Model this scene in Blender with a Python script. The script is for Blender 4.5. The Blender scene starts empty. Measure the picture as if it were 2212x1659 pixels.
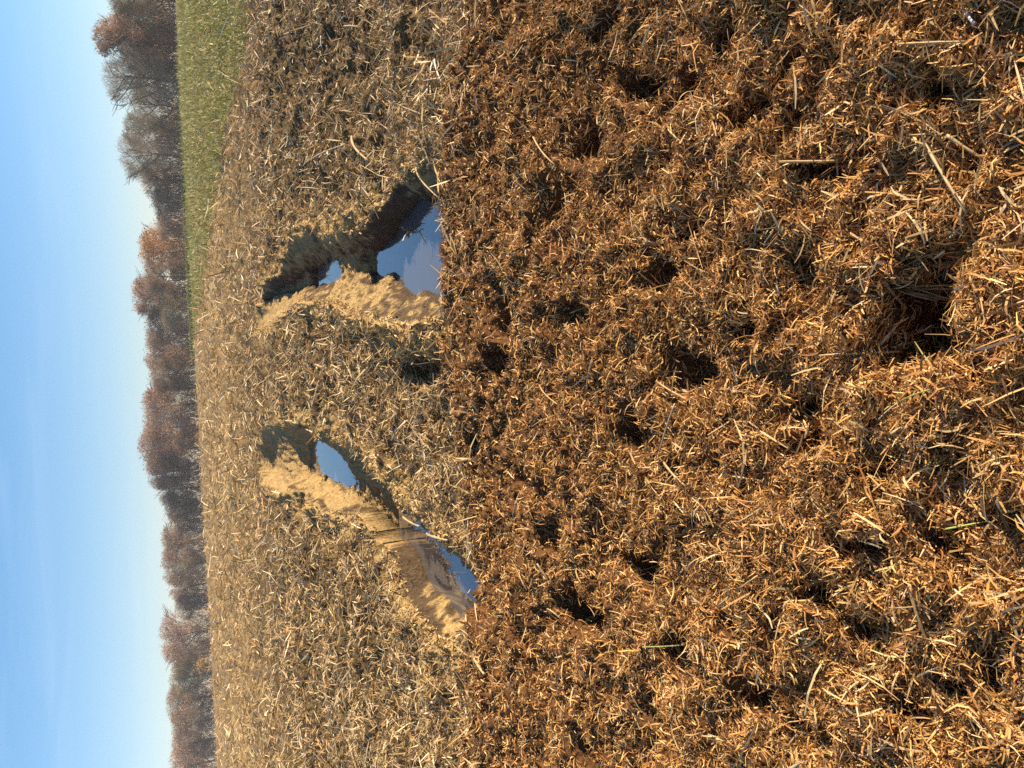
import bpy, math, random
import numpy as np

R = math.radians
scene = bpy.context.scene
COL = scene.collection

# ------------------------------------------------------------------ camera
# The photograph was taken upright and is stored lying on its side: the top of
# the world points to the left edge of the picture.
EYE = 1.5
PITCH, ROLL = R(22.3), R(3.17)
FOC = 1661.0                      # focal length in pixels of a 2212 px wide picture
fw = np.array([0, math.cos(PITCH), -math.sin(PITCH)])
r0 = np.array([1.0, 0, 0]); u0 = np.array([0, math.sin(PITCH), math.cos(PITCH)])
rt = math.cos(ROLL)*r0 - math.sin(ROLL)*u0
up = math.sin(ROLL)*r0 + math.cos(ROLL)*u0
cam_d = bpy.data.cameras.new('camera'); cam = bpy.data.objects.new('camera', cam_d); COL.objects.link(cam)
import mathutils
lx, ly, lz = -up, rt, -fw
cam.matrix_world = mathutils.Matrix(((lx[0], ly[0], lz[0], 0), (lx[1], ly[1], lz[1], 0), (lx[2], ly[2], lz[2], EYE), (0, 0, 0, 1)))
cam_d.sensor_width = 36; cam_d.lens = 36*FOC/2212
cam_d.clip_start = 0.05; cam_d.clip_end = 5000
scene.camera = cam

# ------------------------------------------------------------------ light
SUN_EL, SUN_AZ = R(25), R(90)     # azimuth clockwise from straight ahead
sd = mathutils.Vector((math.sin(SUN_AZ)*math.cos(SUN_EL), math.cos(SUN_AZ)*math.cos(SUN_EL), math.sin(SUN_EL)))
sl = bpy.data.lights.new('sun', 'SUN'); so = bpy.data.objects.new('sun', sl); COL.objects.link(so)
sl.energy = 5.0; sl.angle = R(0.5); sl.color = (1.0, 0.86, 0.66)
so.rotation_euler = sd.to_track_quat('Z', 'Y').to_euler()
world = bpy.data.worlds.new('World'); scene.world = world; world.use_nodes = True
wn = world.node_tree; wn.nodes.clear()
def N(nt, t, **kw):
    n = nt.nodes.new(t)
    for k, v in kw.items(): setattr(n, k, v)
    return n
wo = N(wn, 'ShaderNodeOutputWorld'); bg = N(wn, 'ShaderNodeBackground'); sky = N(wn, 'ShaderNodeTexSky')
sky.sky_type = 'NISHITA'; sky.sun_disc = False; sky.sun_elevation = SUN_EL; sky.sun_rotation = SUN_AZ
sky.air_density = 1.0; sky.dust_density = 0.0; sky.ozone_density = 2.5
bg.inputs['Strength'].default_value = 0.06
# thin cirrus streaks drawn out along the sky
tc = N(wn, 'ShaderNodeTexCoord'); mp = N(wn, 'ShaderNodeMapping'); nz = N(wn, 'ShaderNodeTexNoise')
mp.inputs['Scale'].default_value = (1.6, 1.6, 16); mp.inputs['Rotation'].default_value = (0, R(2), 0)
nz.inputs['Scale'].default_value = 2.2; nz.inputs['Detail'].default_value = 4; nz.inputs['Distortion'].default_value = 0.6
rmp = N(wn, 'ShaderNodeMapRange'); rmp.inputs[1].default_value = 0.50; rmp.inputs[2].default_value = 0.78; rmp.inputs[3].default_value = 0; rmp.inputs[4].default_value = 0.10
mx = N(wn, 'ShaderNodeMix', data_type='RGBA')
mx.inputs[7].default_value = (7.5, 9.2, 11, 1)
L = wn.links.new
L(tc.outputs['Generated'], mp.inputs['Vector']); L(mp.outputs[0], nz.inputs['Vector']); L(nz.outputs[0], rmp.inputs[0])
L(rmp.outputs[0], mx.inputs[0]); tn = N(wn, 'ShaderNodeMix', data_type='RGBA', blend_type='MULTIPLY'); tn.inputs[0].default_value = 1; sx_ = N(wn, 'ShaderNodeSeparateXYZ'); L(tc.outputs['Generated'], sx_.inputs[0]); mz = N(wn, 'ShaderNodeMapRange'); mz.inputs[1].default_value = 0.0; mz.inputs[2].default_value = 0.2; L(sx_.outputs[2], mz.inputs[0])
tt_ = N(wn, 'ShaderNodeMix', data_type='RGBA'); tt_.inputs[6].default_value = (1.30, 1.22, 1.36, 1); tt_.inputs[7].default_value = (1.05, 1.36, 1.58, 1); L(mz.outputs[0], tt_.inputs[0]); L(tt_.outputs[2], tn.inputs[7])
L(sky.outputs[0], tn.inputs[6]); L(tn.outputs[2], mx.inputs[6]); L(mx.outputs[2], bg.inputs['Color']); L(bg.outputs[0], wo.inputs[0])
scene.view_settings.view_transform = 'Standard'; scene.view_settings.look = 'None'
scene.view_settings.exposure = 0.95; scene.view_settings.gamma = 1.0
scene.view_settings.use_curve_mapping = False
scene.cycles.max_bounces = 5; scene.cycles.diffuse_bounces = 2; scene.cycles.glossy_bounces = 2
scene.cycles.transparent_max_bounces = 4
scene.cycles.use_denoising = False

# ------------------------------------------------------------------ helpers
rng = np.random.default_rng(7)

def hash2(ix, iy, seed):
    h = (ix.astype(np.int64)*374761393 + iy.astype(np.int64)*668265263 + seed*1274126177) & 0xFFFFFFFF
    h = ((h ^ (h >> 13))*1274126177) & 0xFFFFFFFF
    h = h ^ (h >> 16)
    return (h & 0xFFFF).astype(np.float32)/65535.0

def vn(x, y, seed=0):
    """value noise, about -1..1"""
    x = np.asarray(x, dtype=np.float64); y = np.asarray(y, dtype=np.float64)
    ix = np.floor(x); iy = np.floor(y); fx = (x-ix).astype(np.float32); fy = (y-iy).astype(np.float32)
    ux = fx*fx*(3-2*fx); uy = fy*fy*(3-2*fy)
    a = hash2(ix, iy, seed); b = hash2(ix+1, iy, seed); c = hash2(ix, iy+1, seed); d = hash2(ix+1, iy+1, seed)
    return ((a+(b-a)*ux)*(1-uy) + (c+(d-c)*ux)*uy)*2-1

def ss(a, b, x):
    t = np.clip((x-a)/(b-a), 0, 1); return t*t*(3-2*t)

# profile of the ground going away from the camera
_py = np.array([-60, -3, 2.0, 4.6, 5.6, 7.0, 9.5, 11.3, 13.8, 17.5, 25, 48, 80, 112, 150, 250, 900])
_pz = np.array([0, 0, 0, -.01, -.02, .02, .07, .12, .20, .27, .51, .87, 1.22, 1.5, 1.46, 1.3, -2])
_lt = np.linspace(math.log(1.0), math.log(962), 4000); _ly = np.exp(_lt)-61
_ly = np.concatenate([np.linspace(-60, 20, 1600, endpoint=False), np.exp(np.linspace(math.log(20), math.log(900), 1500))])
_lz = np.interp(_ly, _py, _pz)
for _ in range(3):
    k = 41; _lz[:1600] = np.convolve(np.pad(_lz, k//2, mode='edge'), np.ones(k)/k, 'valid')[:1600]
_z2 = np.convolve(np.pad(_lz, 30, mode='edge'), np.ones(61)/61, 'valid'); _w = ss(14, 24, _ly); _lz = _lz*(1-_w)+_z2*_w
def zb(y): return np.interp(y, _ly, _lz)

def ray(x, y):
    """direction through pixel (x, y) of the picture measured on a 2212 x 1659 copy"""
    x = np.asarray(x, float); y = np.asarray(y, float)
    a = ((1659-y)-829.5)/FOC; b = (x-1106)/FOC
    return fw + a[..., None]*rt - b[..., None]*up

def on_ground(x, y):
    d = ray(x, y); s = d[..., 2]/d[..., 1]; kx = d[..., 0]/d[..., 1]
    lo = np.full(s.shape, 0.3); hi = np.full(s.shape, 120.0)
    for _ in range(45):
        m = (lo+hi)/2; below = EYE + m*s <= zb(m)
        hi = np.where(below, m, hi); lo = np.where(below, lo, m)
    return kx*hi, hi

def on_plane(x, y, z):
    d = ray(x, y); t = (z-EYE)/d[..., 2]; return d[..., 0]*t, d[..., 1]*t

def poly_dist(px, py, qx, qy):
    """signed distance to polygon q, negative inside"""
    d2 = np.full(px.shape, 1e9); ins = np.zeros(px.shape, bool); n = len(qx)
    for i in range(n):
        ax, ay = qx[i], qy[i]; bx, by = qx[(i+1) % n], qy[(i+1) % n]
        ex, ey = bx-ax, by-ay; t = np.clip(((px-ax)*ex+(py-ay)*ey)/(ex*ex+ey*ey+1e-12), 0, 1)
        d2 = np.minimum(d2, (px-ax-t*ex)**2+(py-ay-t*ey)**2)
        c = ((ay > py) != (by > py)) & (px < (bx-ax)*(py-ay)/(by-ay+1e-12)+ax); ins ^= c
    d = np.sqrt(d2); return np.where(ins, -d, d)

def mesh_from(name, V, F, mat, col=None, smooth=False, parent=None):
    me = bpy.data.meshes.new(name)
    V = np.ascontiguousarray(V, dtype=np.float32); F = np.ascontiguousarray(F, dtype=np.int32)
    k = F.shape[1]
    me.vertices.add(len(V)); me.vertices.foreach_set('co', V.ravel())
    me.loops.add(F.size); me.loops.foreach_set('vertex_index', F.ravel())
    me.polygons.add(len(F)); me.polygons.foreach_set('loop_start', np.arange(0, F.size, k, dtype=np.int32))
    me.polygons.foreach_set('use_smooth', np.full(len(F), smooth, dtype=bool))
    if col is not None:
        a = me.attributes.new('col', 'FLOAT_COLOR', 'POINT')
        c4 = np.ones((len(V), 4), np.float32); c4[:, :3] = col; a.data.foreach_set('color', c4.ravel())
    me.update(calc_edges=True)
    me.materials.append(mat)
    o = bpy.data.objects.new(name, me); COL.objects.link(o)
    if parent is not None: o.parent = parent
    return o

def tag(o, label, cat, group=None, kind=None):
    o['label'] = label; o['category'] = cat
    if group: o['group'] = group
    if kind: o['kind'] = kind
    return o

def norm(v): return v/np.maximum(np.linalg.norm(v, axis=-1, keepdims=True), 1e-9)

def ribbons(P, T, Nn, Ln, W, bend, col, nseg=3, taper=0.55, curl=None):
    """many thin bent strips in one vertex/face array"""
    n = len(P); S = np.cross(T, Nn); V = np.zeros((n, nseg+1, 2, 3), np.float32); C = np.zeros((n, nseg+1, 2, 3), np.float32)
    for k in range(nseg+1):
        s = k/nseg-0.5
        c = P + T*(Ln*s)[:, None] + Nn*(bend*Ln*(0.25-s*s))[:, None]
        if curl is not None: c = c + S*(curl*Ln*(0.25-s*s))[:, None]
        w = W*(1-taper*abs(2*s)**2)*0.5
        V[:, k, 0] = c + S*w[:, None]; V[:, k, 1] = c - S*w[:, None]; C[:, k, :] = col[:, None, :]
    b = (np.arange(n)*(nseg+1)*2)[:, None]; F = []
    for k in range(nseg):
        F.append(np.stack([b[:, 0]+2*k, b[:, 0]+2*k+1, b[:, 0]+2*k+3, b[:, 0]+2*k+2], 1))
    return V.reshape(-1, 3), np.stack(F, 1).reshape(-1, 4), C.reshape(-1, 3)

def tube(pts, rad, sides=6):
    """one tapered tube through pts"""
    pts = np.asarray(pts, float); n = len(pts); t = np.gradient(pts, axis=0); t = norm(t)
    ref = np.array([0, 0, 1.0]) if abs(t[0][2]) < 0.8 else np.array([1.0, 0, 0])
    a = norm(np.cross(t, ref)); b = np.cross(t, a); ang = np.arange(sides)*2*math.pi/sides
    V = pts[:, None, :] + (a[:, None, :]*np.cos(ang)[None, :, None] + b[:, None, :]*np.sin(ang)[None, :, None])*np.asarray(rad)[:, None, None]
    F = []
    for i in range(n-1):
        for j in range(sides):
            j2 = (j+1) % sides; F.append((i*sides+j, i*sides+j2, (i+1)*sides+j2, (i+1)*sides+j))
    V = V.reshape(-1, 3); m = len(V)
    V = np.vstack([V, pts[0], pts[-1]])
    for j in range(sides):
        j2 = (j+1) % sides
        F.append((m, j2, j, m)); F.append((m+1, (n-1)*sides+j, (n-1)*sides+j2, m+1))
    return V, F

class Acc:
    def __init__(s): s.V = []; s.F = []; s.C = []; s.n = 0
    def add(s, V, F, c):
        s.V.append(np.asarray(V, np.float32)); s.F.append(np.asarray(F, np.int64)+s.n)
        s.C.append(np.broadcast_to(np.asarray(c, np.float32), (len(V), 3))); s.n += len(V)
    def get(s): return np.vstack(s.V), np.vstack(s.F), np.vstack(s.C)

# ------------------------------------------------------------------ materials
def mat_attr(name, rough=0.7, spec=0.3, translucent=0.0, noise=None, bump=None):
    m = bpy.data.materials.new(name); m.use_nodes = True; nt = m.node_tree; p = nt.nodes['Principled BSDF']
    at = N(nt, 'ShaderNodeAttribute', attribute_name='col'); src = at.outputs['Color']
    p.inputs['Roughness'].default_value = rough; p.inputs['Specular IOR Level'].default_value = spec
    if noise:
        g = N(nt, 'ShaderNodeNewGeometry'); prev = None
        for sc_, lo, hi in noise:
            n = N(nt, 'ShaderNodeTexNoise'); n.inputs['Scale'].default_value = sc_; n.inputs['Detail'].default_value = 3
            nt.links.new(g.outputs['Position'], n.inputs['Vector'])
            r = N(nt, 'ShaderNodeMapRange'); r.inputs[1].default_value = 0.3; r.inputs[2].default_value = 0.7; r.inputs[3].default_value = lo; r.inputs[4].default_value = hi
            nt.links.new(n.outputs[0], r.inputs[0])
            v = N(nt, 'ShaderNodeVectorMath', operation='SCALE'); nt.links.new(src, v.inputs[0]); nt.links.new(r.outputs[0], v.inputs['Scale']); src = v.outputs[0]
            prev = n
        if bump:
            b = N(nt, 'ShaderNodeBump'); b.inputs['Strength'].default_value = bump[0]; b.inputs['Distance'].default_value = bump[1]
            nt.links.new(prev.outputs[0], b.inputs['Height']); nt.links.new(b.outputs[0], p.inputs['Normal'])
    nt.links.new(src, p.inputs['Base Color'])
    if translucent > 0:
        t = N(nt, 'ShaderNodeBsdfTranslucent'); nt.links.new(src, t.inputs['Color'])
        ms = N(nt, 'ShaderNodeMixShader'); ms.inputs[0].default_value = translucent
        nt.links.new(p.outputs[0], ms.inputs[1]); nt.links.new(t.outputs[0], ms.inputs[2]); nt.links.new(ms.outputs[0], nt.nodes['Material Output'].inputs[0])
    return m

M_ground = mat_attr('soil and litter', 0.9, 0.15, noise=[(9, .8, 1.2), (120, .7, 1.25), (34, .65, 1.3)], bump=(0.8, 0.03))
C_wall_shade = np.array([.085, .052, .026])  # dark earth brown that paints shade onto the steep gully walls
M_fibre = mat_attr('brown straw fibre', 0.6, 0.2, 0.12)
M_straw = mat_attr('pale straw', 0.5, 0.28, 0.08)
M_grass = mat_attr('young green blades', 0.5, 0.3, 0.25)
M_stalk = mat_attr('straw stalk', 0.5, 0.45, noise=[(60, .8, 1.15), (400, .85, 1.12)])
M_bark = mat_attr('bark', 0.9, 0.1, noise=[(3, .8, 1.2)])
M_twig = mat_attr('twigs and leaves', 0.8, 0.15, 0.3)

# ------------------------------------------------------------------ outlines read off the photograph (2212 x 1659)
def c5(p): return np.array([((900+a*.5425)/1.823, (600+b*.5425)/1.823) for a, b in p])
def c6(p): return np.array([((900+a*.663)/1.823, (1500+b*.663)/1.823) for a, b in p])
WATER = -0.27
rimA = c5([(1560, 120), (1400, 40), (1250, 80), (1210, 220), (1090, 320), (1040, 440), (960, 550), (850, 575), (720, 540), (590, 520), (430, 580), (385, 740),
           (330, 870), (240, 950), (215, 1080), (190, 1220), (185, 1330), (265, 1300), (370, 1215), (480, 1120), (620, 1090), (800, 1120), (980, 1190), (1120, 1250), (1300, 1270), (1450, 1260), (1580, 1230)])
floorA = c5([(1700, 360), (1450, 390), (1335, 440), (1268, 510), (1232, 590), (1205, 650), (1150, 690), (900, 760), (760, 785), (640, 860), (500, 960), (420, 1040), (400, 1060), (520, 1000),
             (715, 935), (900, 905), (1100, 850), (1225, 850), (1255, 950), (1300, 1010), (1410, 1040), (1530, 1050), (1700, 1040)])
rimB = c6([(205, 250), (300, 235), (420, 250), (480, 330), (640, 325), (725, 385), (800, 470), (840, 570), (920, 660), (1040, 725), (1130, 840), (1190, 890), (1310, 950), (1420, 1080),
           (1480, 1250), (1480, 1450), (1420, 1620), (1200, 1560), (1050, 1350), (950, 1120), (860, 920), (760, 820), (600, 800), (480, 770), (390, 700), (250, 640), (185, 590), (150, 450)])
floorB = c6([(330, 420), (480, 430), (590, 355), (700, 480), (720, 570), (900, 720), (1150, 905), (1270, 990), (1360, 1090), (1440, 1250), (1420, 1320), (1360, 1300), (1248, 1192), (1150, 1048), (1060, 945), (890, 800), (705, 590), (590, 545), (520, 500), (330, 500)])
PITS = []
for rim, flo in ((rimA, floorA), (rimB, floorB)):
    rx, ry = on_ground(rim[:, 0], rim[:, 1]); fx, fy = on_plane(flo[:, 0], flo[:, 1], WATER)
    PITS.append((rx, ry, fx, fy))

_e = np.array([(1075, -400), (1050, -120), (1040, 0), (1012, 100), (962, 200), (948, 330), (940, 450), (940, 560), (950, 640), (968, 700), (978, 800), (988, 950), (996, 1100), (1004, 1200), (1012, 1300), (1015, 1400), (1000, 1500), (985, 1659), (975, 1800), (970, 2100)])
_ex, _ey = on_ground(_e[:, 0], _e[:, 1]); _o = np.argsort(_ex); _ex, _ey = _ex[_o], _ey[_o]
def edge_y(X): return np.interp(X, _ex, _ey)
_g = np.array([(560, -300), (545, 0), (525, 120), (505, 250), (488, 340), (468, 430), (448, 540), (436, 610), (431, 680)])
_gx, _gy = on_ground(_g[:, 0], _g[:, 1]); _o = np.argsort(_gx); _gx, _gy = _gx[_o], _gy[_o]
def green_mask(X, Y):
    yg = np.interp(X, _gx, _gy, left=400)
    yg = np.where(X < _gx[0], 400, yg)
    q = (Y-yg)/np.maximum(yg, 1)
    return ss(-0.22, 0.55, q + 0.16*vn(X*.5, Y*.25, 91)+0.1*vn(X*1.7, Y*.8, 92))

# hollows in the debris: x, y, radius along x, radius along y, depth
DIPS = [(1283, 308, 42, 60, .14), (1511, 506, 38, 34, .12), (1491, 212, 55, 48, .13), (1346, 155, 28, 45, .09), (1230, 453, 30, 34, .07), (1406, 185, 36, 36, .09),
        (1834, 126, 32, 45, .1), (1640, 225, 50, 40, .12), (1719, 179, 36, 36, .09), (2066, 205, 52, 44, .12), (1801, 387, 58, 36, .13), (1725, 298, 34, 48, .09), (1884, 314, 44, 44, .09), (2132, 374, 30, 40, .09),
        (1098, 777, 34, 46, .13), (1263, 674, 34, 34, .09), (1389, 939, 34, 58, .13), (1511, 813, 52, 60, .12), (1462, 621, 44, 50, .1), (1032, 962, 24, 26, .1), (1111, 697, 24, 50, .09),
        (2016, 714, 112, 100, .23), (2070, 606, 60, 50, .13), (2150, 750, 46, 56, .1), (1653, 687, 44, 30, .1), (1768, 591, 34, 38, .09), (1785, 889, 50, 30, .1), (1758, 959, 46, 34, .09), (1967, 955, 52, 26, .09), (2116, 955, 36, 30, .09), (1917, 1012, 52, 26, .09),
        (1271, 1317, 58, 44, .16), (1406, 1243, 50, 34, .12), (1508, 1402, 54, 40, .1), (1457, 1537, 40, 50, .11), (1044, 1317, 26, 50, .14), (1298, 1628, 34, 40, .09), (1017, 1243, 30, 50, .12), (1210, 1148, 30, 46, .08),
        (1926, 1192, 72, 36, .14), (1811, 1286, 66, 40, .14), (2112, 1175, 46, 50, .13), (1909, 1364, 30, 30, .09), (1665, 1486, 46, 52, .12), (2027, 1530, 40, 52, .12), (1800, 1588, 74, 34, .12), (2139, 1456, 48, 34, .1), (2185, 1402, 34, 36, .1), (1621, 1341, 28, 36, .09),
        (895, 800, 50, 42, .14), (700, 1150, 40, 40, .1), (640, 1095, 26, 40, .1), (1330, 60, 46, 40, .08), (1600, 60, 50, 40, .08), (1150, 1040, 30, 40, .08)]
_da = np.array(DIPS); _dx, _dy = on_ground(_da[:, 0], _da[:, 1])
_dy1 = on_ground(_da[:, 0]+_da[:, 2], _da[:, 1])[1]; _dx1 = on_ground(_da[:, 0], _da[:, 1]+_da[:, 3])[0]
_drx = np.abs(_dx1-_dx); _dry = np.abs(_dy-_dy1)

FZ = [([4, 7.5, 8.1, 9.2, 9.8, 11.6, 12.3, 14, 17], [-.08, -.07, .10, .10, -.08, -.08, .06, .12, .3]),
      ([4, 7.2, 8.4, 9.4, 10.4, 13.2, 13.8, 15], [-.09, -.08, -.01, .0, -.09, -.08, .06, .25])]
def terrain(X, Y):
    """height, colour and the masks of the ground at (X, Y)"""
    base = zb(Y)
    wx = X + 0.05*vn(X*6, Y*6, 1) + 0.015*vn(X*22, Y*22, 2); wy = Y + 0.05*vn(X*6, Y*6, 3) + 0.015*vn(X*22, Y*22, 4)
    near = (Y < 16)
    f = ss(-0.10, 0.10, edge_y(X)-Y+0.30*vn(X*2.0, Y*2.0, 7)+0.2*vn(X*5, Y*5, 5)+0.09*vn(X*14, Y*14, 6))
    rel = 0.03*vn(wx*1.9, wy*1.9, 10)+0.022*vn(wx*4.6, wy*4.6, 11)
    b = 0.024*(1-2*np.abs(vn(wx*9.5, wy*9.5, 12)))+0.032*vn(wx*21, wy*21, 13)+0.022*vn(wx*46, wy*46, 14)
    hf = rel + b + 0.05 - 0.07*np.exp(-np.clip(edge_y(X)-Y, 0, 9)/.35)
    mid = 0.06*vn(wx*1.1, wy*1.1, 20)+0.035*vn(wx*3.5, wy*3.5, 21)+0.052*vn(wx*9, wy*9, 22)+0.03*vn(wx*22, wy*22, 23)
    far = 0.10*vn(X*.45, Y*.3, 30)+0.07*vn(X*1.3, Y*1.0, 31)+0.05*vn(X*4, Y*3, 32)+0.03*vn(X*9, Y*6, 33)
    wfar = ss(12, 22, Y); mid = mid*(1-wfar) + far*wfar*(1-0.8*ss(60, 100, Y))
    h = base + hf*f + (mid-0.05)*(1-f)
    # hollows
    dip = np.zeros(X.shape)
    for i in range(len(DIPS)):
        rr = max(_drx[i], _dry[i])*2
        sel = np.nonzero((np.abs(X-_dx[i]) < rr) & (np.abs(Y-_dy[i]) < rr) & near)
        if len(sel[0]) == 0: continue
        q = np.sqrt(((wx[sel]-_dx[i])/_drx[i])**2+((wy[sel]-_dy[i])/_dry[i])**2)
        dip[sel] = np.maximum(dip[sel], _da[i, 4]*(1-ss(0.65, 1.15, q)))
    h = h - dip*1.25
    silt = np.zeros(X.shape); wall = np.ones(X.shape)
    for ip, (rx, ry, fx, fy) in enumerate(PITS):
        sel = np.nonzero((X > rx.min()-.6) & (X < rx.max()+.6) & (Y > min(ry.min(), fy.min())-.6) & (Y < ry.max()+.8))
        if len(sel[0]) == 0: continue
        px = X[sel] + 0.07*vn(X[sel]*2.5, Y[sel]*2.5, 40)+0.014*vn(X[sel]*9, Y[sel]*9, 41)
        py = Y[sel] + 0.08*vn(X[sel]*2.5, Y[sel]*2.5, 42)+0.014*vn(X[sel]*9, Y[sel]*9, 43)
        dr = poly_dist(px, py, rx, ry); df = poly_dist(px, py, fx, fy)
        t = np.where(df < 0, 0, np.where(dr > 0, 1, df/(df-dr+1e-6)))
        ft = FZ[ip]; fz = WATER + np.interp(py+.3*vn(px*2.2, py*2.2, 52)+.12*vn(px*7, py*7, 53), ft[0], ft[1])
        fz = np.minimum(fz, base[sel]-.12)
        fz = fz + 0.02*vn(X[sel]*7, Y[sel]*7, 44) + 0.03*vn(X[sel]*15, Y[sel]*11, 55)+0.02*vn(X[sel]*33, Y[sel]*27, 56)
        g = t**(0.7, 1.45)[ip]; g = np.where(t > .8, np.maximum(g, t), g)
        hh = h[sel]; smooth_h = base[sel] + 0.35*(hh-base[sel])
        nh = np.where(t < 1, fz + (np.where(t < .85, smooth_h, smooth_h+(hh-smooth_h)*ss(.85, 1, t))-fz)*g, hh)
        lump = np.exp(-np.clip(dr, 0, 9)/0.22)*(1-f[sel])*np.where(dr > 0, 1, 0)
        nh = nh + lump*(0.035+0.05*vn(wx[sel]*8, wy[sel]*8, 47)+0.03*vn(wx[sel]*18, wy[sel]*18, 48))
        mx_ = np.interp(Y[sel], [4, 6.5, 9, 12, 17], ((1.25, 1.25, 1.3, 1.7, 2.2), (-1.5, -1.55, -1.25, -1.05, -1.2))[ip])
        left = ss(.1, .35, mx_-X[sel])
        rdg = left*np.exp(-((dr-.02)/.14)**2)*(1-f[sel])*(.55+.45*vn(wx[sel]*2.7, wy[sel]*2.7, 54))
        nh = nh + rdg*(np.interp(Y[sel], [5, 6, 8, 10], [.10, .13, .08, .04]), np.interp(Y[sel], [5, 7, 12, 15], [.06, .10, .12, .05]))[ip]
        nh = nh - np.where(left < .5, lump, 0)*.05
        nh = nh + np.where(t < 1, 0.007*vn(nh*26+px*2, py*4, 49)+0.012*vn(px*16, py*16, 51)+0.008*vn(px*34, py*34, 50), 0)*np.clip(t*4, 0, 1)
        near_edge = f[sel] > 0.5
        nh = np.where(near_edge & (dr < 0), np.maximum(nh, hh-0.25+0.25*f[sel]), nh)
        h[sel] = np.minimum(nh, np.maximum(hh+0.12*lump, nh*0+hh)) if False else nh
        s = np.where(dr > 0, np.exp(-dr/0.30), 1.0)*(1-f[sel])
        silt[sel] = np.maximum(silt[sel], s); wall[sel] = np.minimum(wall[sel], np.where(t < 1, t, 1))
    return h, f, silt, wall, dip

# ------------------------------------------------------------------ ground sheet
ys = [-1.0+2]
while ys[-1] < 16: ys.append(ys[-1]*1.0024)
while ys[-1] < 900: ys.append(ys[-1]*1.009)
YO = np.array(ys)                                     # rows at Y + 2
S_IN, NC = 0.62, 930
so_ = S_IN*np.exp(np.linspace(0, math.log(6/S_IN), 40))[1:]
SC = np.concatenate([-so_[::-1], np.linspace(-S_IN, S_IN, NC), so_])
SX, YY = np.meshgrid(SC, YO); GX = SX*YY; GY = YY-2
H, FM, SILT, WALL, DIPM = terrain(GX, GY)
GREEN = green_mask(GX, GY)
def lookup(A, X, Y):
    r = np.interp(Y+2, YO, np.arange(len(YO))); c = np.interp(X/(Y+2), SC, np.arange(len(SC)))
    r0_ = np.clip(r.astype(int), 0, len(YO)-2); c0_ = np.clip(c.astype(int), 0, len(SC)-2); a = r-r0_; b = c-c0_
    return A[r0_, c0_]*(1-a)*(1-b)+A[r0_+1, c0_]*a*(1-b)+A[r0_, c0_+1]*(1-a)*b+A[r0_+1, c0_+1]*a*b

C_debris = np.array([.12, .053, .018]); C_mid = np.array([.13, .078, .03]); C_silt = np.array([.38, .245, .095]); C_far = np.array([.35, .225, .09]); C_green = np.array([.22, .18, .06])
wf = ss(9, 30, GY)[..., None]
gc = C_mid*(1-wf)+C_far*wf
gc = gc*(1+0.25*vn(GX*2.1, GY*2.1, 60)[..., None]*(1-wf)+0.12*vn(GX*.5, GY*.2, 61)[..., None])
sm = ss(.25, .75, SILT + 0.25*vn(GX*6, GY*6, 62))[..., None]
gc = gc*(1-sm)+C_silt*sm
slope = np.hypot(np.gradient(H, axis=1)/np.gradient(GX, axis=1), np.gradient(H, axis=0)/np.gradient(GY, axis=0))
steep = (np.where(GX > 0, ss(.8, 1.6, slope), ss(1.6, 2.6, slope))*ss(.99, .9, WALL))[..., None]; gc = gc*(1-steep)+C_wall_shade*steep  # wall shade put into the colour by slope, spread wider in the right gully
damp = (1-ss(WATER+.0, WATER+.04, H))[..., None]*(sm > .1)
gc = gc*(1-.35*damp)
gm = GREEN[..., None]; gc = gc*(1-gm*.75)+C_green*gm*.75
fm = FM[..., None]; gc = gc*(1-fm)+C_debris*fm
nr, nc = GX.shape
idx = np.arange(nr*nc).reshape(nr, nc)
F = np.stack([idx[:-1, :-1], idx[:-1, 1:], idx[1:, 1:], idx[1:, :-1]], -1).reshape(-1, 4)
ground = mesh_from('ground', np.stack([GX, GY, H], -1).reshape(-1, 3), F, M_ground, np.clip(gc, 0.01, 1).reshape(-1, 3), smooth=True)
tag(ground, 'brown field sloping up to the trees, cut by two washed out gullies', 'ground', kind='structure')

# ------------------------------------------------------------------ water
M_water = bpy.data.materials.new('muddy water'); M_water.use_nodes = True
nt = M_water.node_tree; p = nt.nodes['Principled BSDF']
p.inputs['Base Color'].default_value = (.12, .108, .10, 1); p.inputs['Roughness'].default_value = 0.03; p.inputs['IOR'].default_value = 2.3
nz2 = N(nt, 'ShaderNodeTexNoise'); nz2.inputs['Scale'].default_value = 5; nz2.inputs['Detail'].default_value = 1
gg = N(nt, 'ShaderNodeNewGeometry'); nt.links.new(gg.outputs['Position'], nz2.inputs['Vector'])
bp = N(nt, 'ShaderNodeBump'); bp.inputs['Strength'].default_value = 0.03; bp.inputs['Distance'].default_value = 0.02
nt.links.new(nz2.outputs[0], bp.inputs['Height']); nt.links.new(bp.outputs[0], p.inputs['Normal'])
def puddle(pts_img, label, ymin, ymax, grow=0.8):
    fx, fy = on_plane(pts_img[:, 0], pts_img[:, 1], WATER)
    x0, x1, y0, y1 = fx.min()-grow, fx.max()+grow, max(ymin, fy.min()-grow), min(ymax, fy.max()+grow)
    a, b = np.meshgrid(np.linspace(x0, x1, 30), np.linspace(y0, y1, 30))
    # trimmed to the hollow it fills: only cells that the ground dips below somewhere
    V = np.stack([a, b, np.full(a.shape, WATER)], -1).reshape(-1, 3)
    ix = np.arange(900).reshape(30, 30); F = np.stack([ix[:-1, :-1], ix[:-1, 1:], ix[1:, 1:], ix[1:, :-1]], -1).reshape(-1, 4)
    hz = lookup(H, V[:, 0], V[:, 1]); keep = (hz[F] < WATER+.05).any(1)
    o = mesh_from('water', V, F[keep], M_water)
    return tag(o, label, 'puddle', kind='structure')
puddle(c5([(1600, 420), (1225, 600), (1225, 900), (1600, 1050)]), 'large puddle reflecting blue sky at the mouth of the wider gully', 4, 8.6)
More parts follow.
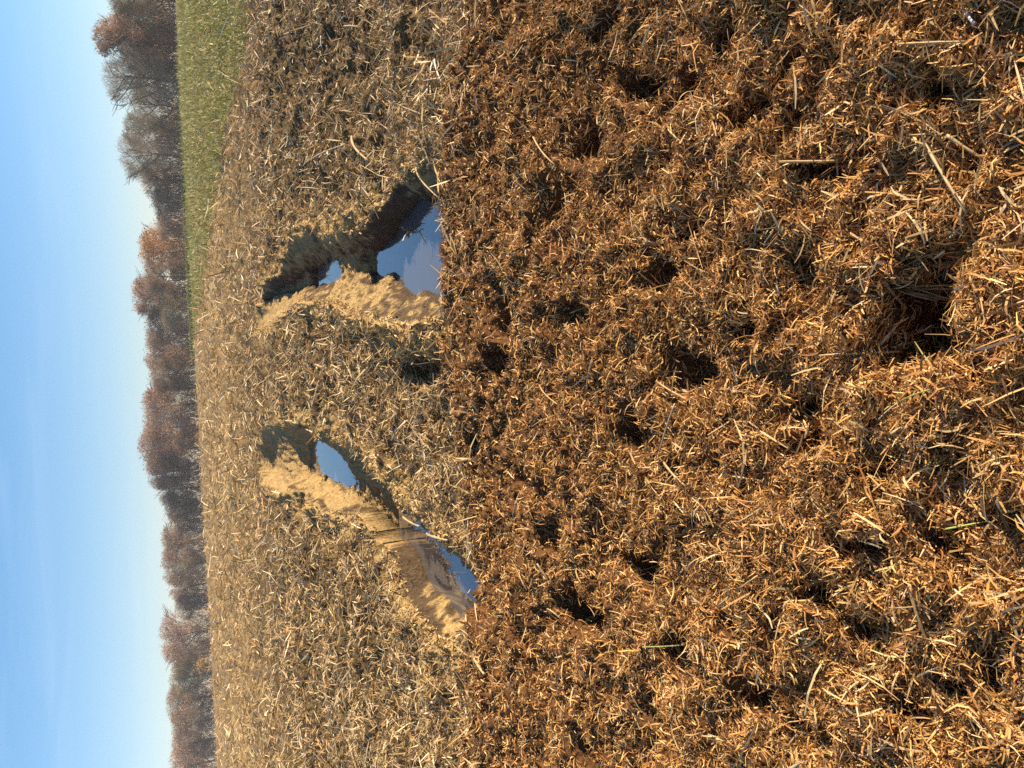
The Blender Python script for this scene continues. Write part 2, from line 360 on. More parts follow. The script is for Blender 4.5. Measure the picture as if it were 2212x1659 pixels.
puddle(c5([(715, 880), (770, 770), (900, 790), (900, 890)]), 'small ragged puddle deep in the shaded part of the wider gully', 8.7, 14)
puddle(c6([(480, 450), (590, 350), (690, 480), (705, 570)]), 'puddle under the dark overhang at the far end of the narrower gully', 8.9, 15)
puddle(c6([(1160, 910), (1440, 1250), (1380, 1310), (1150, 1000)]), 'blue slate puddle at the near end of the narrower gully', 4, 8.8)

# ------------------------------------------------------------------ straw and fibres
def scatter(n, x0, x1, y0, y1):
    x = rng.uniform(x0, x1, n); y = rng.uniform(y0, y1, n)
    X, Y = on_ground(x, y); return X, Y

def lay(X, Y, tilt_sd, lift, Ln, W, col, bend_sd=.5, nseg=3, roll_sd=0.7, follow=True):
    n = len(X); e = 0.012*np.maximum(1, Y/6)
    z = lookup(H, X, Y)
    if follow:
        gx = (lookup(H, X+e, Y)-lookup(H, X-e, Y))/(2*e); gy = (lookup(H, X, Y+e)-lookup(H, X, Y-e))/(2*e)
        Nn = norm(np.stack([-np.clip(gx, -2, 2), -np.clip(gy, -2, 2), np.ones(n)], 1))
    else: Nn = np.tile([0, 0, 1.0], (n, 1))
    az = rng.uniform(0, 2*math.pi, n); T = np.stack([np.cos(az), np.sin(az), np.zeros(n)], 1)
    T = norm(T-(T*Nn).sum(1, keepdims=True)*Nn)
    tl = rng.normal(0, tilt_sd, n)[:, None]; T2 = T*np.cos(tl)+Nn*np.sin(tl); N2 = Nn*np.cos(tl)-T*np.sin(tl)
    S = np.cross(T2, N2); ro = rng.normal(0, roll_sd, n)[:, None]; N3 = N2*np.cos(ro)+S*np.sin(ro)
    P = np.stack([X, Y, z], 1) + Nn*(lift + 0.35*Ln*np.abs(np.sin(tl[:, 0])))[:, None]
    return ribbons(P, T2, N3, Ln, W, rng.normal(0, bend_sd, n), col, nseg, curl=rng.normal(0, bend_sd*.6, n))

def tint(n, stops, sd=.12):
    stops = np.array(stops); k = rng.integers(0, len(stops), n); c = stops[k]
    return np.clip(c*(1+rng.normal(0, sd, n))[:, None]*(1+rng.normal(0, .04, (n, 3))), .01, .95)

# foreground debris: short matted fibres over lumps
acc = Acc()
X, Y = scatter(330000, 925, 2420, -330, 1990); f = lookup(FM, X, Y); k = (f > rng.uniform(.05, .95, len(X))) | ((rng.uniform(0, 1, len(X)) < .5*np.exp((edge_y(X)-Y)/.45)) & (lookup(WALL, X, Y) > .95) & (Y > 3)); X, Y = X[k], Y[k]; n = len(X)
Ln = rng.lognormal(math.log(.024), .5, n)*np.maximum(1, Y/4)**.4; W = rng.uniform(.0018, .0052, n)*np.maximum(1, Y/2.4)**.7
col = tint(n, [(.66, .37, .12), (.56, .29, .085), (.46, .215, .058), (.33, .145, .040), (.74, .47, .20), (.16, .07, .022), (.50, .245, .07)], .2)
acc.add(*lay(X, Y, .45, rng.uniform(0, .018, n), Ln, W, col, .6))
# longer paler straws thrown over them
X, Y = scatter(9000, 925, 2420, -330, 1990); f = lookup(FM, X, Y); k = f > .5; X, Y = X[k], Y[k]; n = len(X)
Ln = rng.lognormal(math.log(.05), .45, n); W = rng.uniform(.0025, .006, n)*np.maximum(1, Y/3)**.6
col = tint(n, [(.62, .42, .19), (.55, .35, .14), (.70, .52, .28), (.45, .26, .10)], .15)
acc.add(*lay(X, Y, .22, rng.uniform(.006, .03, n), Ln, W, col, .35))
V_, F_, C_ = acc.get()
o = mesh_from('straw_debris', V_, F_, M_fibre, C_)
tag(o, 'thick matted layer of rust brown straw fibres filling the near ground', 'straw debris', kind='stuff')

# pale chopped straw on the slope
acc = Acc()
X, Y = scatter(190000, 424, 1060, -330, 1990)
f = lookup(FM, X, Y); w = lookup(WALL, X, Y); s = lookup(SILT, X, Y); g = lookup(GREEN, X, Y); n = len(X)
k = ((f < rng.uniform(.2, .95, n)) | (rng.uniform(0, 1, n) < .3*np.exp(-np.clip(edge_y(X)-Y, 0, 9)/.4))) & (w > .93) & (rng.uniform(0, 1, n) > s*.55) & (rng.uniform(0, 1, n) > g*.66) & (rng.uniform(0, 1, n) < .74+.6*vn(X*1.1, Y*.8, 70)+.45*vn(X*4, Y*3, 71)) & (Y < 105); X, Y = X[k], Y[k]; s = s[k]; n = len(X)
sc_ = np.maximum(1, Y/7)**.85
Ln = rng.lognormal(math.log(.078), .5, n)*sc_; W = rng.uniform(.005, .013, n)*sc_
col = tint(n, [(.60, .42, .20), (.50, .33, .14), (.70, .54, .31), (.38, .24, .10), (.24, .15, .065), (.46, .28, .10), (.33, .19, .07)], .16)
acc.add(*lay(X, Y, .36, rng.uniform(0, .035, n)*sc_, Ln, W, col, .16, 2))
# finer chaff between
X, Y = scatter(60000, 440, 1060, -330, 1990)
f = lookup(FM, X, Y); w = lookup(WALL, X, Y); g = lookup(GREEN, X, Y); n = len(X)
k = (f < rng.uniform(.3, .8, n)) & (w > .9) & (rng.uniform(0, 1, n) > g*.8); X, Y = X[k], Y[k]; n = len(X)
s = lookup(SILT, X, Y)[:, None]
Ln = rng.lognormal(math.log(.028), .4, n)*np.maximum(1, Y/7)**.7; W = rng.uniform(.003, .007, n)*np.maximum(1, Y/7)**.7
col = tint(n, [(.50, .31, .115), (.37, .22, .075), (.60, .40, .155), (.27, .16, .06)], .16)*(1-s*.6)+s*.6*np.array([.46, .30, .12])
acc.add(*lay(X, Y, .45, rng.uniform(0, .015, n), Ln, W, col, .4, 2))
# torn fibres, crumbs and roots bedded in the cut walls, spread evenly over their surface
ca = np.nonzero((WALL[:-1, :-1] < .995) & (FM[:-1, :-1] < .5) & (H[:-1, :-1] > WATER-.02))
Pq = np.stack([GX, GY, H], -1); p00 = Pq[ca]; p10 = Pq[ca[0]+1, ca[1]]; p01 = Pq[ca[0], ca[1]+1]
cr = np.cross(p01-p00, p10-p00); ar = np.linalg.norm(cr, axis=1); pick = rng.choice(len(ar), 20000, p=ar/ar.sum()); n = len(pick)
a_, b_ = rng.uniform(0, 1, (2, n, 1)); Pw = p00[pick]+(p10-p00)[pick]*a_+(p01-p00)[pick]*b_; Nw = norm(cr[pick]); Nw = Nw*np.sign(Nw[:, 2:3]+1e-6)
Tw = Nw*np.array([1, 1, 0])+rng.normal(0, .22, (n, 3)); Tw = norm(Tw-(Tw*Nw).sum(1, keepdims=True)*Nw+Nw*rng.normal(0, .08, (n, 1))); N2 = norm(Nw-(Nw*Tw).sum(1, keepdims=True)*Tw)
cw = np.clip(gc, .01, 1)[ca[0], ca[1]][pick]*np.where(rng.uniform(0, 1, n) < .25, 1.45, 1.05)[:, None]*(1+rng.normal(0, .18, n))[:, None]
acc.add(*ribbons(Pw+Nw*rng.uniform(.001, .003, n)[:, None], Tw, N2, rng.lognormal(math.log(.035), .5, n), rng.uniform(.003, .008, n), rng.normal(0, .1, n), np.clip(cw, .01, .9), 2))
X, Y = scatter(60000, 520, 1010, 300, 1500); sl_ = lookup(SILT, X, Y); w = lookup(WALL, X, Y); k = (w > .8) & (sl_ > rng.uniform(.3, 1, len(X))) & (lookup(FM, X, Y) < .5); X, Y = X[k], Y[k]; n = len(X)
acc.add(*lay(X, Y, .4, rng.uniform(0, .02, n), rng.lognormal(math.log(.03), .35, n), rng.uniform(.010, .022, n), tint(n, [(.46, .29, .105), (.38, .225, .075), (.54, .36, .15)], .15), .8, 2))
V_, F_, C_ = acc.get()
o = mesh_from('straw_litter', V_, F_, M_straw, C_)
tag(o, 'pale chopped straw strewn over the slope around the gullies', 'straw litter', kind='stuff')

# young crop
X, Y = scatter(90000, 385, 580, -330, 1000); g = lookup(GREEN, X, Y); k = g > rng.uniform(.15, 1.0, len(X)); X, Y = X[k], Y[k]; n = len(X)
sc_ = np.maximum(1, Y/10)**.8
Ln = rng.uniform(.05, .11, n)*sc_; W = rng.uniform(.008, .016, n)*sc_
col = tint(n, [(.25, .245, .06), (.30, .28, .075), (.20, .20, .05), (.42, .35, .13)], .15)
o = mesh_from('grass', *(lambda r: (r[0], r[1], M_grass, r[2]))(lay(X, Y, .8, .015*sc_, Ln, W, col, .4, 2)))
tag(o, 'short green young crop covering the far field below the tall trees', 'grass', kind='stuff')

# ------------------------------------------------------------------ single stalks, leaves and blades that stand out
def full(x, y): return x/1.8228, y/1.8228
CROPS = {1: (1700, 0, .6027), 2: (2832, 0, .6027), 3: (1700, 1000, .6027), 4: (2832, 1000, .6027), 5: (1700, 2000, .6173), 6: (2832, 2000, .6173), 7: (900, 0, .5426), 8: (900, 600, .5425), 9: (900, 1500, .663)}
def cpt(c, p):
    a, b, s = CROPS[c]; return full(a+p[0]*s, b+p[1]*s)
def stalk(name, crop, p, q, dia, colr, label, cat, group=None, lift=(.03, .03), bendv=.03, nodes=True, flat=1.0, fork=0):
    x0, y0 = cpt(crop, p); x1, y1 = cpt(crop, q)
    (xa, ya), (xb, yb) = [tuple(float(v) for v in on_ground(np.array(x), np.array(y))) for x, y in ((x0, y0), (x1, y1))]
    t = np.linspace(0, 1, 9); X = xa+(xb-xa)*t; Y = ya+(yb-ya)*t
    h = lookup(H, X, Y); h0 = max(h[0], zb(ya)-.06)+lift[0]; h1 = max(h[-1], zb(yb)-.06)+lift[1]
    Z = h0+(h1-h0)*t; Z = Z + max(0, float((h+.008-Z).max()))*.8
    ln = math.hypot(xb-xa, yb-ya); Z = Z + bendv*ln*4*t*(1-t); side = np.array([-(yb-ya), xb-xa])/max(ln, 1e-3)
    wv = .12*bendv*ln*np.sin(t*5+ya*9); X = X+side[0]*wv; Y = Y+side[1]*wv
    rad = dia*.42*(1-.25*t)
    if nodes: rad = rad*(1+.28*np.isin(np.arange(9), (2, 5, 8)))
    P = np.stack([X, Y, Z], 1); ctr = P[4].copy(); ctr[2] = P[:, 2].min()
    a = Acc(); V, Fc = tube(P-ctr, rad, 7)
    if flat != 1.0:
        V[:, 2] = (V[:, 2]-np.repeat(np.append(Z, [Z[0], Z[-1]]), [7]*9+[1, 1])+ctr[2])*flat + np.repeat(np.append(Z, [Z[0], Z[-1]]), [7]*9+[1, 1])-ctr[2]
    a.add(V, Fc, colr)
    for j in range(fork):
        ph = random.Random(label+str(j)); s0 = ph.randint(2, 6); d = np.array([ph.uniform(-1, 1), ph.uniform(-1, 1), ph.uniform(.2, 1)])
        tt = np.linspace(0, 1, 4)[:, None]; pts = (P[s0]-ctr)+d*ln*.28*tt+np.array([0, 0, -.05*ln])*tt*tt
        V, Fc = tube(pts, dia*.22*np.array([1, .8, .6, .3]), 5); a.add(V, Fc, np.array(colr)*.9)
    V, Fc, C = a.get(); o = mesh_from(name, V, Fc, M_stalk, C, smooth=True); o.location = ctr
    return tag(o, label, cat, group)
PALE = (.48, .32, .14); GOLD = (.50, .30, .10); BROWN = (.33, .19, .08); GREY = (.34, .28, .19); WHITE = (.68, .60, .47)
GS = 'single straw stalks lying on the debris'
SP = [(2, (1490, 940), (1810, 1400), .0075, PALE, 'long pale jointed stalk, thickest one near the right edge of the debris'),
      (2, (1610, 895), (1795, 1075), .009, PALE, 'shorter pale stalk lying beside the long jointed stalk'),
      (2, (1690, 20), (1830, 190), .011, WHITE, 'speckled whitish stalk in the upper right picture corner'),
      (2, (1060, 1262), (1430, 1288), .006, GOLD, 'thin golden stalk lying level below the long jointed stalk'),
      (2, (790, 10), (835, 250), .008, GOLD, 'golden stalk running in from the top picture edge'),
      (2, (1415, 325), (1800, 305), .006, GOLD, 'slim golden stalk below the speckled whitish stalk'),
      (4, (1190, 160), (1160, 355), .009, PALE, 'thick cut straw end sticking out over the big dark hollow'),
      (4, (870, 655), (1170, 635), .006, PALE, 'straight pale straw at the lower rim of the big dark hollow'),
      (3, (1530, 830), (1745, 940), .008, PALE, 'bright stalk bridging a dark hollow in the middle of the debris'),
      (3, (1650, 1350), (1810, 1500), .009, PALE, 'bright slanting stalk with a knobbed end in mid debris'),
      (3, (1690, 970), (1620, 1280), .007, GREY, 'dull grey stem beside the bright slanting stalk'),
      (3, (840, 850), (1020, 970), .007, GOLD, 'thin curved straw left of the grey leaf'),
      (1, (1160, 730), (1240, 830), .009, PALE, 'stubby pale stalk at the edge of an oblong dark hollow'),
      (1, (1500, 110), (1390, 310), .009, GOLD, 'flat golden stem near the top of the debris'),
      (1, (830, 910), (950, 1090), .009, GOLD, 'bent straw left of the oblong dark hollow'),
      (1, (20, 1080), (170, 1250), .012, PALE, 'pale stalk at the debris edge beside the large puddle'),
      (5, (835, 330), (885, 580), .010, PALE, 'bright upright straw leaning over the twin dark hollows'),
      (5, (980, 1130), (1020, 1240), .011, PALE, 'stubby pale stalk below the twin dark hollows'),
      (5, (330, 930), (400, 1050), .022, PALE, 'broad pale stalk piece below the blue slate puddle'),
      (6, (1540, 420), (1585, 800), .008, GOLD, 'golden stalk with side shoots in the lower right debris'),
      (6, (180, 590), (460, 395), .008, GOLD, 'split straw slanting up through the lower debris'),
      (6, (1450, 1030), (1650, 950), .006, PALE, 'thin straight straw near the lower right corner'),
      (6, (650, 1640), (790, 1450), .010, GREY, 'dull stem half buried at the bottom edge of the picture'),
      (7, (540, 1205), (870, 1060), .018, PALE, 'long straight pale stick on the slope above the wider gully'),
      (7, (880, 990), (1010, 1170), .028, PALE, 'broad pale stalk next to the long stick above the wider gully'),
      (7, (1470, 440), (1500, 700), .016, WHITE, 'longest white stalk near the upper debris edge'),
      (7, (1490, 430), (1545, 600), .014, WHITE, 'shorter white stalk beside the longest white one'),
      (7, (820, 185), (925, 195), .020, PALE, 'short thick stalk piece lying level near the green field'),
      (7, (650, 260), (655, 340), .022, WHITE, 'short whitish stalk piece near the green field'),
      (8, (1340, 110), (1490, 330), .014, PALE, 'pale stalk hanging over the shaded side of the wider gully'),
      (8, (1640, 300), (1520, 110), .013, PALE, 'thick pale stalk on the debris right of the wider gully'),
      (9, (1015, 810), (1110, 865), .022, PALE, 'short pale stick poking out over the narrower gully'),
      (9, (1180, 905), (1300, 945), .022, PALE, 'pale stick lying at the rim of the blue slate puddle')]
for i, (c, a_, b_, d_, cl, lab) in enumerate(SP):
    stalk('straw_stalk', c, a_, b_, d_, cl, lab, 'stalk', GS, fork=2 if i in (0, 9, 19) else 0, bendv=.02+.05*((i*7) % 5)/5)
stalk('dry_leaf', 2, (600, 1075), (900, 1060), .010, (.34, .20, .065), 'long withered husk lying across a dark hollow', 'leaf', nodes=False, flat=.35)
stalk('dry_leaf', 3, (1200, 690), (1110, 890), .020, (.30, .22, .12), 'narrow dull grey leaf standing in the middle of the debris', 'leaf', nodes=False, flat=.3, lift=(.05, .02))
GB = 'green blades in the debris'
GRN = (.33, .35, .07)
stalk('grass_blade', 4, (1390, 950), (1700, 855), .0045, GRN, 'long yellow green blade beside the big dark hollow', 'grass blade', GB, nodes=False, flat=.5, bendv=.06)
stalk('grass_blade', 4, (1200, 1075), (1390, 955), .0042, (.62, .58, .34), 'bleached lower end of a blade near the big dark hollow', 'grass blade', GB, nodes=False, flat=.5)
stalk('grass_blade', 5, (1540, 848), (1760, 852), .006, (.36, .40, .13), 'straight pale green blade across a dark hollow in the lower debris', 'grass blade', GB, nodes=False, flat=.5)
stalk('grass_blade', 6, (1670, 95), (1845, 62), .005, (.36, .42, .08), 'short bright green blade near the right picture edge', 'grass blade', GB, nodes=False, flat=.5)
# the tuft of straws over the big hollow
a = Acc(); x0, y0 = cpt(4, (1180, 200)); bx, by = [float(v) for v in on_ground(np.array(x0), np.array(y0))]
pr = random.Random(3); zt = float(lookup(H, np.array([bx]), np.array([by]))[0])+.02
for i in range(16):
    ex_, ey_ = cpt(4, (1330+pr.uniform(-60, 220), 215+pr.uniform(-90, 110))); qx, qy = [float(v) for v in on_ground(np.array(ex_), np.array(ey_))]
    s = np.array([pr.uniform(-.03, .02), pr.uniform(-.02, .03), pr.uniform(-.01, .02)]); e = np.array([qx-bx, qy-by, pr.uniform(-.03, .03)])
    t = np.linspace(0, 1, 5)[:, None]; pts = s*(1-t)+e*t+np.array([0, 0, .03])*t*(1-t)*4
    V, Fc = tube(pts, np.full(5, pr.uniform(.001, .002)), 5); a.add(V, Fc, np.array(GOLD)*pr.uniform(.55, .9))
V, Fc, C = a.get(); o = mesh_from('straw_tuft', V, Fc, M_stalk, C, smooth=True); o.location = (bx, by, zt)
tag(o, 'fan of pale straws sticking out over the big dark hollow', 'straw tuft')
# twig standing in the water
fx, fy = on_plane(*[np.array(v) for v in (cpt(8, (1345, 585)))], WATER); tx, ty = on_plane(*[np.array(v) for v in (cpt(8, (1330, 600)))], WATER)
a = Acc(); V, Fc = tube([(0, 0, -.03), (.01, .0, .04), (.05, .02, .10)], [.006, .006, .004], 6); a.add(V, Fc, BROWN)
V, Fc = tube([(.01, 0, .05), (-.03, .01, .08), (-.07, .0, .10)], [.005, .006, .006], 6); a.add(V, Fc, WHITE)
V, Fc, C = a.get(); o = mesh_from('twig', V, Fc, M_stalk, C); o.location = (float(fx), float(fy), WATER)
tag(o, 'forked twig with a white end standing in the large puddle', 'twig')

# ------------------------------------------------------------------ trees
def tree_at(y_img):
    """ground point of the tree row seen at picture height y"""
    yy = np.array(float(y_img)); d = ray(np.array(424.0), yy); k = d[0]/d[1]
    Yt = 128 + 95*np.clip((y_img-200)/1500, -.1, 1.1); return k*Yt, float(Yt)
KIND = {'bare': ((.40, .335, .25), (.31, .26, .20), 0, .9), 'grey': ((.36, .31, .22), (.27, .23, .165), .15, 1.2), 'russet': ((.46, .31, .215), (.37, .265, .19), .8, 1.1),
        'orange': ((.55, .31, .12), (.44, .26, .12), 1.3, 1.0), 'brown': ((.40, .285, .19), (.31, .22, .15), .55, 1.15), 'dark': ((.27, .205, .155), (.20, .155, .12), .4, 1.2), 'olive': ((.39, .315, .185), (.30, .245, .15), .5, 1.2)}
def make_tree(kind, h, w, seed, label, loc, low=.0, dens=1.0):
    r = np.random.default_rng(seed); c1, c2, leaf, dn = KIND[kind]; dn *= dens
    root = bpy.data.objects.new('bare_tree' if kind in ('bare', 'grey') else 'autumn_tree', None); COL.objects.link(root); root.location = loc; root.rotation_euler = (0, 0, 0)
    tag(root, label, 'tree', 'trees along the field edge')
    a = Acc(); bark = np.array((.17, .135, .10)); tips = []
    lean = r.normal(0, .03, 2); hz = np.linspace(0, 1, 7); pts = np.stack([lean[0]*h*hz+.1*np.sin(hz*5+seed), lean[1]*h*hz, hz*h*.80], 1)
    V, Fc = tube(pts, (h*.022)*(1-.85*hz)+.015, 6); a.add(V, Fc, bark)
    nl = int(10+r.integers(0, 5))
    for i in range(nl):
        s = r.uniform(.18, .9); p0 = np.array([np.interp(s, hz, pts[:, j]) for j in range(3)]); az = i*2.4+r.uniform(-.5, .5)
        ln = (.28+.32*(1-abs(s-.45)))*w*r.uniform(.8, 1.25); up_ = r.uniform(.7, 1.5)
        t = np.linspace(0, 1, 5); lp = p0+np.stack([np.cos(az)*ln*t, np.sin(az)*ln*t, up_*ln*(t**1.35)], 1)+r.normal(0, .05*ln, (5, 3))*t[:, None]
        lp[:, 2] = np.minimum(lp[:, 2], h*(.74+.08*t))
        V, Fc = tube(lp, (h*.009)*(1-.8*t)+.008, 5); a.add(V, Fc, bark*1.1)
        for j in range(4):
            u = r.uniform(.35, 1); q0 = np.array([np.interp(u, t, lp[:, k]) for k in range(3)]); dd = norm(np.array([math.cos(az+r.normal(0, .9)), math.sin(az+r.normal(0, .9)), r.uniform(.4, 1.8)]))
            l2 = ln*r.uniform(.3, .6); q = q0+dd*l2*np.linspace(0, 1, 4)[:, None]+r.normal(0, .03*l2, (4, 3)); q[:, 2] = np.minimum(q[:, 2], h*(.80+.08*np.linspace(0, 1, 4)))
            V, Fc = tube(q, (h*.004)*np.array([1, .8, .6, .3])+.006, 4); a.add(V, Fc, bark*1.2); tips += [q[2], q[3], q[1]]
    V, Fc, C = a.get(); mesh_from('trunk', V, Fc, M_bark, C, parent=root)
    # crown: clouds of fine twigs around the branch ends, with the leaves still hanging on some kinds
    tips = np.array(tips); nt_ = int(17000*dn); hw = w/2
    # lumps of crown
    nb = 9; bl = np.stack([r.normal(0, .42, nb)*hw, r.normal(0, .42, nb)*hw, h*(.12+.72*(np.arange(nb)+.5)/nb)], 1); br = hw*r.uniform(.38, .62, nb)
    prof = lambda z: np.clip(1-(np.clip(z/h-.45, 0, 1)/.56)**2, 0.02, 1)**.5
    src = r.uniform(0, 1, nt_); P = np.zeros((nt_, 3)); kb = r.integers(0, nb, nt_)
    v = norm(r.normal(0, 1, (nt_, 3))); P[:] = bl[kb]+v*(br[kb]*r.uniform(.35, 1.0, nt_)**.5)[:, None]*np.array([1, 1, 1.15])
    m = src < .5; P[m] = tips[r.integers(0, len(tips), m.sum())]+r.normal(0, .085*w, (m.sum(), 3))
    lim = hw*prof(P[:, 2])*1.15; rad = np.hypot(P[:, 0], P[:, 1]); ok = (P[:, 2] > low*h) & (P[:, 2] < h*r.uniform(.93, 1.0, nt_)) & (rad < lim*r.uniform(.8, 1.15, nt_)); P = P[ok]; n = len(P)
    D = norm(np.stack([P[:, 0]/hw, P[:, 1]/hw, np.full(n, .75)], 1)+r.normal(0, .45, (n, 3)))
    Nn = norm(np.cross(D, norm(r.normal(0, 1, (n, 3)))))
    cc = np.where(r.uniform(0, 1, n)[:, None] < .55, np.array(c1), np.array(c2))*(1+r.normal(0, .15, n))[:, None]
    A2 = Acc(); A2.add(*ribbons(P, D, Nn, r.uniform(.35, 1.0, n)*h/10, r.uniform(.016, .036, n)*h/10, r.normal(0, .25, n), cc, 2))
    nl_ = int(4200*leaf)
    if nl_:
        k2 = r.integers(0, n, nl_); Q = P[k2]+r.normal(0, .25, (nl_, 3)); D = norm(r.normal(0, 1, (nl_, 3))); Nn = norm(np.cross(D, norm(r.normal(0, 1, (nl_, 3)))))
        lc = np.array(c1)*(1+r.normal(0, .2, nl_))[:, None]*np.array([1.12, 1.0, .9]); A2.add(*ribbons(Q, D, Nn, r.uniform(.14, .30, nl_)*h/10, r.uniform(.10, .20, nl_)*h/10, r.normal(0, .2, nl_), lc, 1, taper=.1))
    V, Fc, C = A2.get(); mesh_from('crown', V, Fc, M_twig, np.clip(C, .02, .8), parent=root)
    return root
TREES = [(-70, 268, 90, 'grey', None), (8, 256, 84, 'grey', 'dense grey bare tree cut by the top edge of the picture'), (62, 276, 66, 'olive', 'olive grey tree between the edge tree and the tallest tree'),
         (102, 233, 74, 'russet', 'tallest tree of the row, russet leaves on its top'), (142, 300, 78, 'brown', 'low brown tree in front of the airy bare tree'), (178, 252, 96, 'bare', 'airy pale bare tree with a wide see through crown'),
         (236, 303, 84, 'grey', 'rounded grey tree next to the airy bare tree'), (290, 290, 70, 'grey', 'grey twiggy tree between the rounded grey and fan shaped trees'), (342, 280, 84, 'bare', 'bare fan shaped tree at the end of the tall group'),
         (392, 322, 70, 'brown', 'brown sloping tree just below the fan shaped bare tree'), (440, 343, 66, 'dark', 'low dark tree where the tall group ends'), (486, 352, 54, 'brown', 'lowest brown tree beside the orange tree'),
         (545, 317, 92, 'orange', 'bright orange leaved tree'), (600, 322, 62, 'brown', 'brown tree touching the orange tree'), (640, 303, 74, 'russet', 'pale topped reddish tree rising above its neighbours'),
         (668, 356, 80, 'olive', 'low olive bush like tree in front of the pale topped tree'), (712, 329, 74, 'brown', 'brown tree third from the orange one'), (757, 326, 76, 'russet', 'rounded russet tree above the thin grey tree'),
         (806, 335, 60, 'brown', 'narrow brown tree touching the thin grey tree'), (838, 342, 44, 'bare', 'thin see through grey tree in the middle of the row'), (872, 326, 72, 'russet', 'russet tree just below the thin grey tree'),
         (918, 324, 72, 'russet', 'middle one of three joined russet trees'), (966, 317, 82, 'russet', 'broadest russet tree, highest of the middle group'), (1012, 333, 64, 'dark', 'dark brown tree on the falling side of the broad russet tree'),
         (1052, 352, 62, 'dark', 'dark grey tree in the dip of the row'), (1088, 367, 60, 'dark', 'second dark tree in the dip of the row'), (1122, 376, 52, 'brown', 'lowest tree of the dip, dull brown'),
         (1166, 360, 68, 'brown', 'dull brown tree rising again after the dip'), (1216, 362, 66, 'brown', 'dull brown tree with flat top before the small gap'), (1262, 377, 54, 'russet', 'small russet tree before the round russet one'),
         (1304, 389, 46, 'dark', 'very low dark tree beside the round russet one'), (1366, 360, 92, 'russet', 'big round russet tree in the lower part of the row'), (1416, 380, 54, 'brown', 'grey brown tree just below the big round russet tree'),
         (1458, 378, 58, 'olive', 'dull olive tree behind the small yellow bush'), (1510, 373, 66, 'brown', 'brown tree with pointed top near the lower end'), (1560, 382, 62, 'brown', 'low brown tree between two others near the lower end'),
         (1602, 384, 62, 'russet', 'russet tree second from the bottom edge of the picture'), (1650, 378, 72, 'russet', 'russet tree cut by the bottom edge of the picture'), (1710, 384, 76, 'brown', None), (1770, 390, 76, 'russet', None)]
def base_x(y): return 378+92*y/1659+2
for i, (y, xt, wpx, kd, lab) in enumerate(TREES):
    X, Yt = tree_at(y); dY = [-5, 3, 8, 0, 5][i % 5]; Yk = Yt+dY; X = X*Yk/Yt
    z = float(zb(Yk)); m = Yk/FOC*1.02
    lab = lab or ('tree beyond the top edge of the picture' if y < 0 else ['russet tree furthest beyond the bottom edge of the picture', 'brown tree just beyond the bottom edge of the picture'][y < 1750])
    make_tree(kd, (base_x(y)-xt)*m*(1 if y < 500 else .96)+.3, wpx*m*1.12, 100+i, lab, (X, Yk, z-.1))
# small yellow bush at the foot of the row
X, Yt = tree_at(1440); Yt -= 9; r = np.random.default_rng(5); n = 700; P = r.normal(0, 1, (n, 3))*np.array([.9, .7, .8])+np.array([0, 0, 2.1]); P = P[P[:, 2] > .1]; n = len(P)
D = norm(r.normal(0, 1, (n, 3))); Nn = norm(np.cross(D, norm(r.normal(0, 1, (n, 3)))))
root = bpy.data.objects.new('yellow_bush', None); COL.objects.link(root); root.location = (X*Yt/(Yt+9), Yt, float(zb(Yt))-.1); tag(root, 'small yellow leaved bush at the foot of the tree row', 'bush')
mesh_from('foliage', *(lambda q: (q[0], q[1], M_twig, q[2]))(ribbons(P, D, Nn, r.uniform(.2, .4, n), r.uniform(.12, .25, n), r.normal(0, .2, n), tint(n, [(.46, .31, .10), (.38, .24, .09)], .1), 1, .1)), parent=root)
a = Acc()
for i in range(4):
    V, Fc = tube([(0.1*i-.15, 0, 0), (.2*i-.3, .05*i, 1.2), (.45*i-.6, .1, 2.5)], [.05, .035, .015], 5); a.add(V, Fc, (.12, .09, .06))
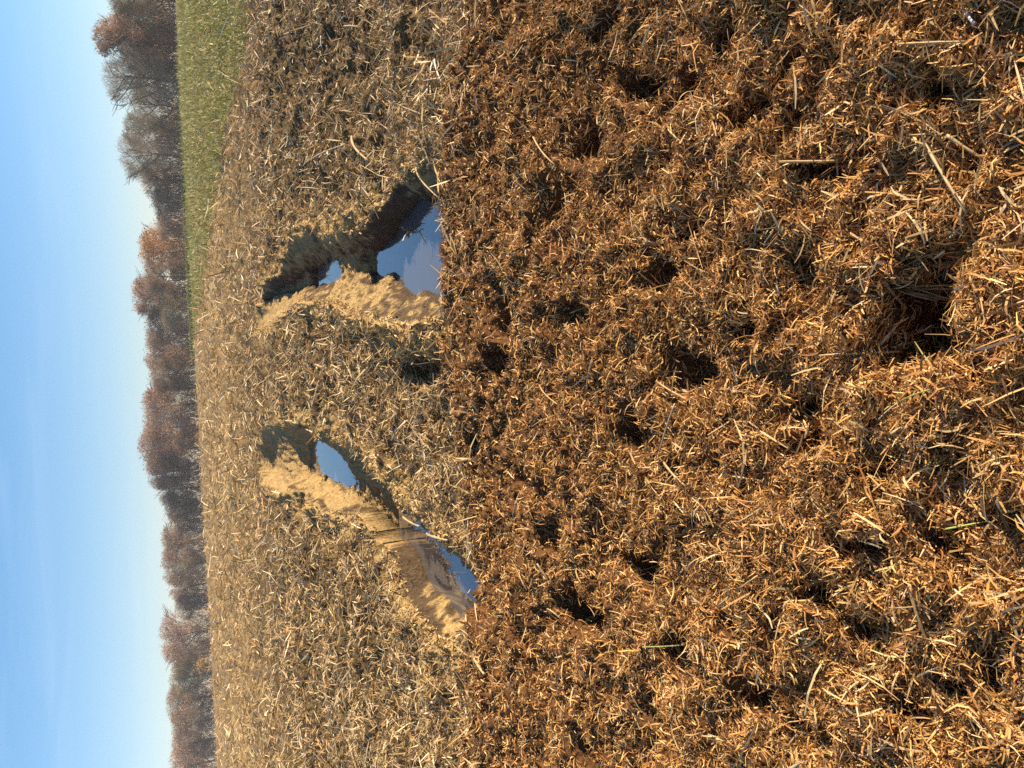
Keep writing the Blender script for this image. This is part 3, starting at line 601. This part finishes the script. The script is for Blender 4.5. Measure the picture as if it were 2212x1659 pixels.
V, Fc, C = a.get(); mesh_from('stem', V, Fc, M_bark, C, parent=root)
# dark brushwood along the foot of the trees
yv = rng.uniform(-120, 1800, 26000); X = np.zeros(len(yv)); 
d = ray(np.full(len(yv), 424.0), yv); Yv = 128+95*np.clip((yv-200)/1500, -.1, 1.1)+rng.uniform(0, 14, len(yv)); X = d[:, 0]/d[:, 1]*Yv
hh = (2.4+1.5*(vn(yv/30, yv*0, 77)+1)*.8+1.3*(yv < 420))*Yv/170; n = len(yv)
P = np.stack([X, Yv, zb(Yv)+hh*rng.uniform(0, 1, n)**1.2], 1); D = norm(np.stack([rng.normal(0, .5, n), rng.normal(0, .5, n), np.ones(n)], 1)); Nn = norm(np.cross(D, norm(rng.normal(0, 1, (n, 3)))))
q = ribbons(P, D, Nn, rng.uniform(.6, 1.6, n), rng.uniform(.05, .14, n), rng.normal(0, .3, n), tint(n, [(.22, .165, .12), (.28, .19, .12), (.17, .14, .10), (.33, .20, .12)], .15), 2)
o = mesh_from('undergrowth', q[0], q[1], M_twig, q[2]); tag(o, 'dark brushwood along the foot of the trees', 'undergrowth', kind='stuff')

# thin autumn air
hb = bpy.data.meshes.new('haze'); x_, y0_, y1_, z0_, z1_ = 420, -30, 420, -3.0, 19.0
hb.from_pydata([(a, b, c) for a in (-x_, x_) for b in (y0_, y1_) for c in (z0_, z1_)], [], [(0, 1, 3, 2), (4, 6, 7, 5), (0, 4, 5, 1), (2, 3, 7, 6), (0, 2, 6, 4), (1, 5, 7, 3)])
M_haze = bpy.data.materials.new('haze'); M_haze.use_nodes = True; hn = M_haze.node_tree; hn.nodes.remove(hn.nodes['Principled BSDF'])
pv = N(hn, 'ShaderNodeVolumePrincipled'); pv.inputs['Density'].default_value = 0.0004; pv.inputs['Color'].default_value = (.93, .95, 1, 1); hn.links.new(pv.outputs[0], hn.nodes['Material Output'].inputs['Volume'])
hb.materials.append(M_haze); ho = bpy.data.objects.new('haze', hb); COL.objects.link(ho); tag(ho, 'thin pale haze in the air over the field', 'haze', kind='stuff')
